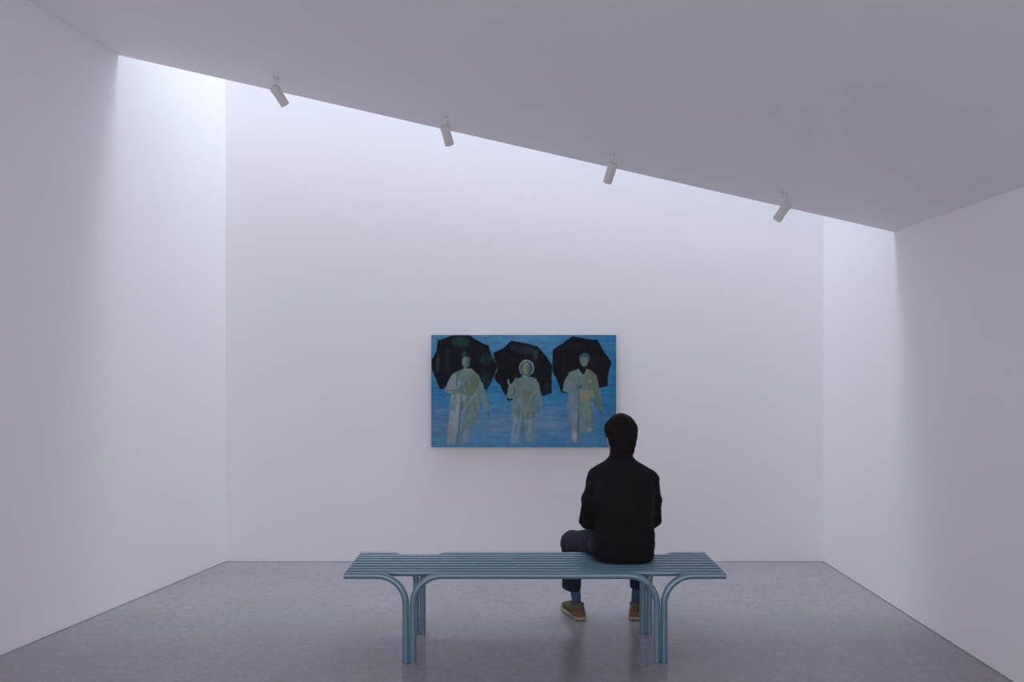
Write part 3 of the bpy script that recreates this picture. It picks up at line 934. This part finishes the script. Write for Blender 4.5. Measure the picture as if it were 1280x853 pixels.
# jacket: body with a stand-up collar and two sleeves
J = Field((0.36, 4.18, 0.44), (0.86, 4.76, 1.12), 0.0036)
def jx(xl, xr, Y=4.375):
    return ((xl + xr) / 2 - 641) * Y / FPX, (xr - xl) / 2 * Y / FPX
def jrow(z, xl, xr, cy, dp):
    c, h = jx(xl, xr)
    return (z, c, cy, h, dp)
J.loft([jrow(0.466, 747.5, 813.5, 4.375, 0.105), jrow(0.482, 742.5, 816.3, 4.377, 0.124), jrow(0.510, 740.0, 817.6, 4.38, 0.134), jrow(0.555, 740.5, 818.2, 4.38, 0.137),
        jrow(0.600, 742.0, 818.2, 4.375, 0.130), jrow(0.660, 744.0, 816.5, 4.365, 0.120), jrow(0.730, 744.0, 816.5, 4.36, 0.117), jrow(0.800, 742.0, 817.5, 4.362, 0.120),
        jrow(0.870, 740.5, 818.0, 4.370, 0.118), jrow(0.920, 741.5, 816.5, 4.382, 0.108), jrow(0.955, 743.0, 813.5, 4.395, 0.095), jrow(0.985, 747.5, 806.5, 4.408, 0.082),
        jrow(1.010, 757.0, 798.0, 4.416, 0.070), jrow(1.035, 762.4, 793.0, 4.422, 0.067), jrow(1.062, 764.0, 791.4, 4.430, 0.066), jrow(1.072, 764.3, 791.0, 4.433, 0.064)], 0.0, 2.25)
for s, sh, el, wr in ((-1, shL, elL, wrL), (1, shR, elR, wrR)):
    J.cone(sh + [-s * 0.060, 0.0, 0.048], sh + [0, 0, 0.006], 0.042, 0.060, 0.035)
    mid = sh * 0.5 + el * 0.5 + [s * 0.005, 0, 0]
    J.chain([sh, mid, el + [0, 0, 0.0]], [0.061, 0.0585, 0.050], 0.02)
    fm = el * 0.5 + wr * 0.5
    J.chain([el, fm, wr - (wr - el) * 0.06], [0.050, 0.045, 0.036], 0.018)
    # cuff rib
    J.cone(wr - (wr - el) * 0.06, wr + (wr - el) * 0.02, 0.031, 0.030, 0.004)
# opening of the collar around the neck, and the open lap side below the hem
J.cone((0.606, 4.436, 1.050), (0.606, 4.442, 1.13), 0.054, 0.056, 0.006, sub=True)
def folds(x, y, z):
    e = np.clip((0.80 - z) / 0.2, 0, 1)
    w = 0.0028 * np.sin(z * 62 + 5 * np.sin(x * 9) + 2.5 * np.sin((x - 0.6) * 23)) * e
    w = w + 0.0016 * np.sin(z * 120 + x * 34) * np.clip((0.56 - z) / 0.08, 0, 1)
    arm = np.clip((np.abs(x - 0.61) - 0.15) / 0.03, 0, 1)
    return w * (1 - arm) + arm * 0.0014 * np.sin(z * 105 + y * 60 + 3 * np.sin(x * 40))
J.ripple(folds)
clear_bench(J)
jacket = link('jacket', J.mesh('jacket'), M_jacket, person)

# trousers
Tz = Field((0.26, 4.22, 0.12), (0.88, 5.00, 0.68), 0.0038)
Tz.ell((0.608, 4.392, 0.548), (0.166, 0.130, 0.086), None, 0.0)
Tz.ell((0.520, 4.44, 0.540), (0.080, 0.11, 0.075), None, 0.03)
for s, hip, knee, ank in ((-1, hipL, kneeL, ankL), (1, hipR, kneeR, ankR)):
    hem = hemL if s < 0 else hemR
    Tz.cone(hip, knee + [0, -0.01, 0.0], 0.088, 0.069, 0.035)
    Tz.chain([knee, (knee + hem) / 2 + [0, 0.0, 0], hem], [0.068, 0.061, 0.057], 0.03)
def tfold(x, y, z):
    kn = np.exp(-((y - 4.80) / 0.07) ** 2) * np.clip((z - 0.30) / 0.1, 0, 1)
    lap = np.exp(-((y - 4.52) / 0.08) ** 2)
    return 0.0016 * kn * np.sin(z * 110 + x * 40 + 20 * (y - 4.8)) + 0.0013 * lap * np.sin(y * 95 + x * 30) + 0.0009 * np.sin(z * 70 + x * 30 + y * 20) * np.clip((0.36 - z) / 0.1, 0, 1)
Tz.ripple(tfold)
# hems cut off just above the ankle, a little higher at the outer front
Tz.plane((0.39, 4.86, 0.166), (-0.18, 0.10, -1.0))
Tz.carve_box((0.64, 4.70, 0.05), (0.90, 5.0, 0.178))
clear_bench(Tz)
# room for the socks inside the leg openings
for ank in (ankL, ankR):
    hem = hemL if ank is ankL else hemR
    m = (ank + hem) / 2
    Tz.cone((m[0], m[1], 0.10), (m[0], m[1], 0.195), 0.029, 0.029, 0.0, sub=True)
link('trousers', Tz.mesh('trousers'), M_trouser, person)

# socks and shoes
def ring_loft(bm, rings):
    vs = [[bm.verts.new(tuple(p)) for p in r] for r in rings]
    n = len(vs[0])
    for a, b in zip(vs, vs[1:]):
        for k in range(n):
            bm.faces.new((a[k], a[(k + 1) % n], b[(k + 1) % n], b[k]))
    return vs

def outline(t, left):
    """half widths (inner, outer) of the shoe along its length t = 0 heel .. 1 toe"""
    ts = [0, .03, .08, .16, .28, .42, .56, .70, .80, .88, .94, .98, 1.0]
    o = [.004, .020, .0285, .0335, .0345, .0360, .0425, .0475, .0470, .0410, .0320, .0200, .004]
    i = [.004, .020, .0285, .0325, .0310, .0300, .0340, .0400, .0415, .0370, .0290, .0180, .004]
    return np.interp(t, ts, o) * 1.07, np.interp(t, ts, i) * 1.07

def shoe(ank, yaw, s):
    """s = -1 left foot, 1 right foot; local x to the outside"""
    LEN = 0.280
    c, si = math.cos(yaw), math.sin(yaw)
    hb = np.array([ank[0] + si * 0.078, ank[1] - c * 0.078, 0.0])
    def W(x, y, z):          # local (outside, forward, up) -> place
        x = x * s
        return hb + np.array([x * c - y * si, x * si + y * c, z])
    def spring(t):           # toe curls up a little
        return 0.016 * max(0, (t - 0.62) / 0.38) ** 2 + 0.003 * max(0, (0.06 - t) / 0.06)
    # upper: closed loft from heel to toe
    N = 34
    tt = 0.012 + (0.985 - 0.012) * (0.5 - 0.5 * np.cos(np.linspace(0, math.pi, N)))
    topz = lambda t: np.interp(t, [0, .02, .06, .16, .26, .34, .42, .52, .64, .76, .86, .94, 1.0], [.062, .094, .104, .099, .090, .092, .096, .086, .071, .062, .057, .046, .028])
    bm = bmesh.new(); rings = []
    M = 28
    for t in tt:
        wo, wi = outline(t, s)
        wo *= 0.965; wi *= 0.965
        zt, zb = topz(t), 0.017 + spring(t)
        ring = []
        for k in range(M):
            a = 2 * math.pi * k / M
            ca, sa = math.cos(a), math.sin(a)
            w = wo if ca > 0 else wi
            q = 0.78
            x = w * np.sign(ca) * abs(ca) ** q
            z = (zb + zt) / 2 + (zt - zb) / 2 * np.sign(sa) * abs(sa) ** 0.85
            narrow = 1 - 0.42 * max(0, (z - zb) / (zt - zb + 1e-6) - 0.35) * (1 if t < 0.55 else 0.6)
            ring.append(W(x * narrow, t * LEN, z))
        rings.append(ring)
    vs = ring_loft(bm, rings)
    bm.faces.new(vs[0][::-1]); bm.faces.new(vs[-1])
    up = bm_obj('shoe', bm, M_shoe, person, True)
    md = up.modifiers.new('smooth', 'SUBSURF'); md.levels = md.render_levels = 1
    # sole: outline slab with a rounded edge
    ts = 0.5 - 0.5 * np.cos(np.linspace(0, math.pi, 40))
    loop = [(outline(t, s)[0], t) for t in ts] + [(-outline(t, s)[1], t) for t in ts[::-1][1:-1]]
    bm = bmesh.new(); rings = []
    for off, z in ((-0.004, 0.0), (0.001, 0.002), (0.0042, 0.007), (0.0044, 0.014), (0.0034, 0.0185), (-0.004, 0.0200)):
        ring = []
        for (x, t) in loop:
            rx = x + np.sign(x) * off
            ry = t * LEN + (off if t > 0.9 else -off if t < 0.1 else 0)
            zz_ = z + spring(t) + (0.004 * max(0, 1 - t / 0.3) if z > 0.01 else 0)
            ring.append(W(rx, ry, zz_))
        rings.append(ring)
    vs = ring_loft(bm, rings)
    bm.faces.new(vs[0][::-1]); bm.faces.new(vs[-1])
    sole = bm_obj('sole', bm, M_sole, up, True)
    sole['label'] = 'pale rubber sole'
    # tan heel patch: a thin shell around the back, just above the sole
    bm = bmesh.new(); rings = []
    tb = np.concatenate([np.linspace(0.34, 0.02, 14), [0.004], np.linspace(0.02, 0.34, 14)])
    sg = np.concatenate([np.ones(14), [0], -np.ones(14)])
    for hz, off in ((0.019, 0.0), (0.020, 0.0018), (0.036, 0.0012), (0.053, -0.0020), (0.0535, -0.004)):
        ring = []
        for t, g in zip(tb, sg):
            wo, wi = outline(t, s)
            taper = 1 - 0.72 * max(0, (t - 0.12) / 0.22)
            z = 0.019 + (hz - 0.019) * taper
            x = (wo if g > 0 else wi) * 0.985 * g
            ring.append(W(x + g * (off + 0.0016), t * LEN - (off + 0.0014 if t < 0.05 else 0.0) - 0.0005, z))
        rings.append(ring)
    vv = [[bm.verts.new(tuple(p)) for p in r] for r in rings]
    for a, b in zip(vv, vv[1:]):
        for k in range(len(a) - 1):
            bm.faces.new((a[k], a[k + 1], b[k + 1], b[k]))
    hp = bm_obj('heel_patch', bm, M_shoetan, up, True)
    hp['label'] = 'tan heel patch'
    # laces across the instep
    for t in (0.46, 0.53, 0.60):
        bm = bmesh.new()
        pts = []
        for u in np.linspace(-1, 1, 9):
            wo, wi = outline(t, s)
            x = u * 0.017
            pts.append(W(x, (t + 0.012 * (u + 1)) * LEN, topz(t) + 0.0006 - 0.010 * u * u * 0.55))
        tube(bm, pts, 0.0021, 8)
        bm_obj('lace', bm, M_lace, up, True)
    # tongue standing up in front of the ankle
    bm = bmesh.new(); rings = []
    for t, z, w in ((0.50, 0.086, 0.020), (0.45, 0.096, 0.022), (0.41, 0.108, 0.024), (0.385, 0.120, 0.024), (0.375, 0.127, 0.019)):
        f_ = [W(w * u, t * LEN + 0.004 - 0.012 * u * u, z - 0.002 * u * u) for u in np.linspace(-1, 1, 9)]
        g_ = [W(w * u, t * LEN - 0.001 - 0.012 * u * u, z - 0.004 - 0.002 * u * u) for u in np.linspace(1, -1, 9)]
        rings.append(f_ + g_)
    vs = ring_loft(bm, rings)
    bm.faces.new(vs[0][::-1]); bm.faces.new(vs[-1])
    bm_obj('tongue', bm, M_shoe, up, True)
    # padded ankle collar
    bm = bmesh.new()
    pts = []
    for k in range(25):
        a = 2 * math.pi * k / 24
        pts.append(W(0.0285 * math.cos(a) - 0.001, 0.068 + 0.047 * math.sin(a), 0.0925 + 0.000 * math.sin(a) - 0.005 * math.cos(a) ** 2))
    tube(bm, pts, 0.0058, 10, cap=False)
    bm_obj('ankle_collar', bm, M_shoe, up, True)
    return up

for s, ank, yaw in ((-1, ankL, math.radians(17)), (1, ankR, math.radians(-12))):
    shoe(ank, yaw, s)
    bm = bmesh.new()
    top = (ank + (hemL if s < 0 else hemR)) / 2 * [1, 1, 0] + [0, 0, 0.212]
    rings = []
    for t, r in ((0, .0235), (.16, .0250), (.36, .0275), (.5, .0300), (.75, .0300), (1, .029)):
        c0 = ank * [1, 1, 0] + [0, 0, 0.052]
        cc = c0 * (1 - t) + top * t
        rings.append([cc + np.array([math.cos(a), math.sin(a) * 1.12, 0]) * (r + 0.0007 * (k % 2)) for k, a in enumerate(np.linspace(0, 2 * math.pi, 40, endpoint=False))])
    vs = ring_loft(bm, rings)
    bm.faces.new(vs[0][::-1]); bm.faces.new(vs[-1])
    bm_obj('sock', bm, M_sock, person, True)
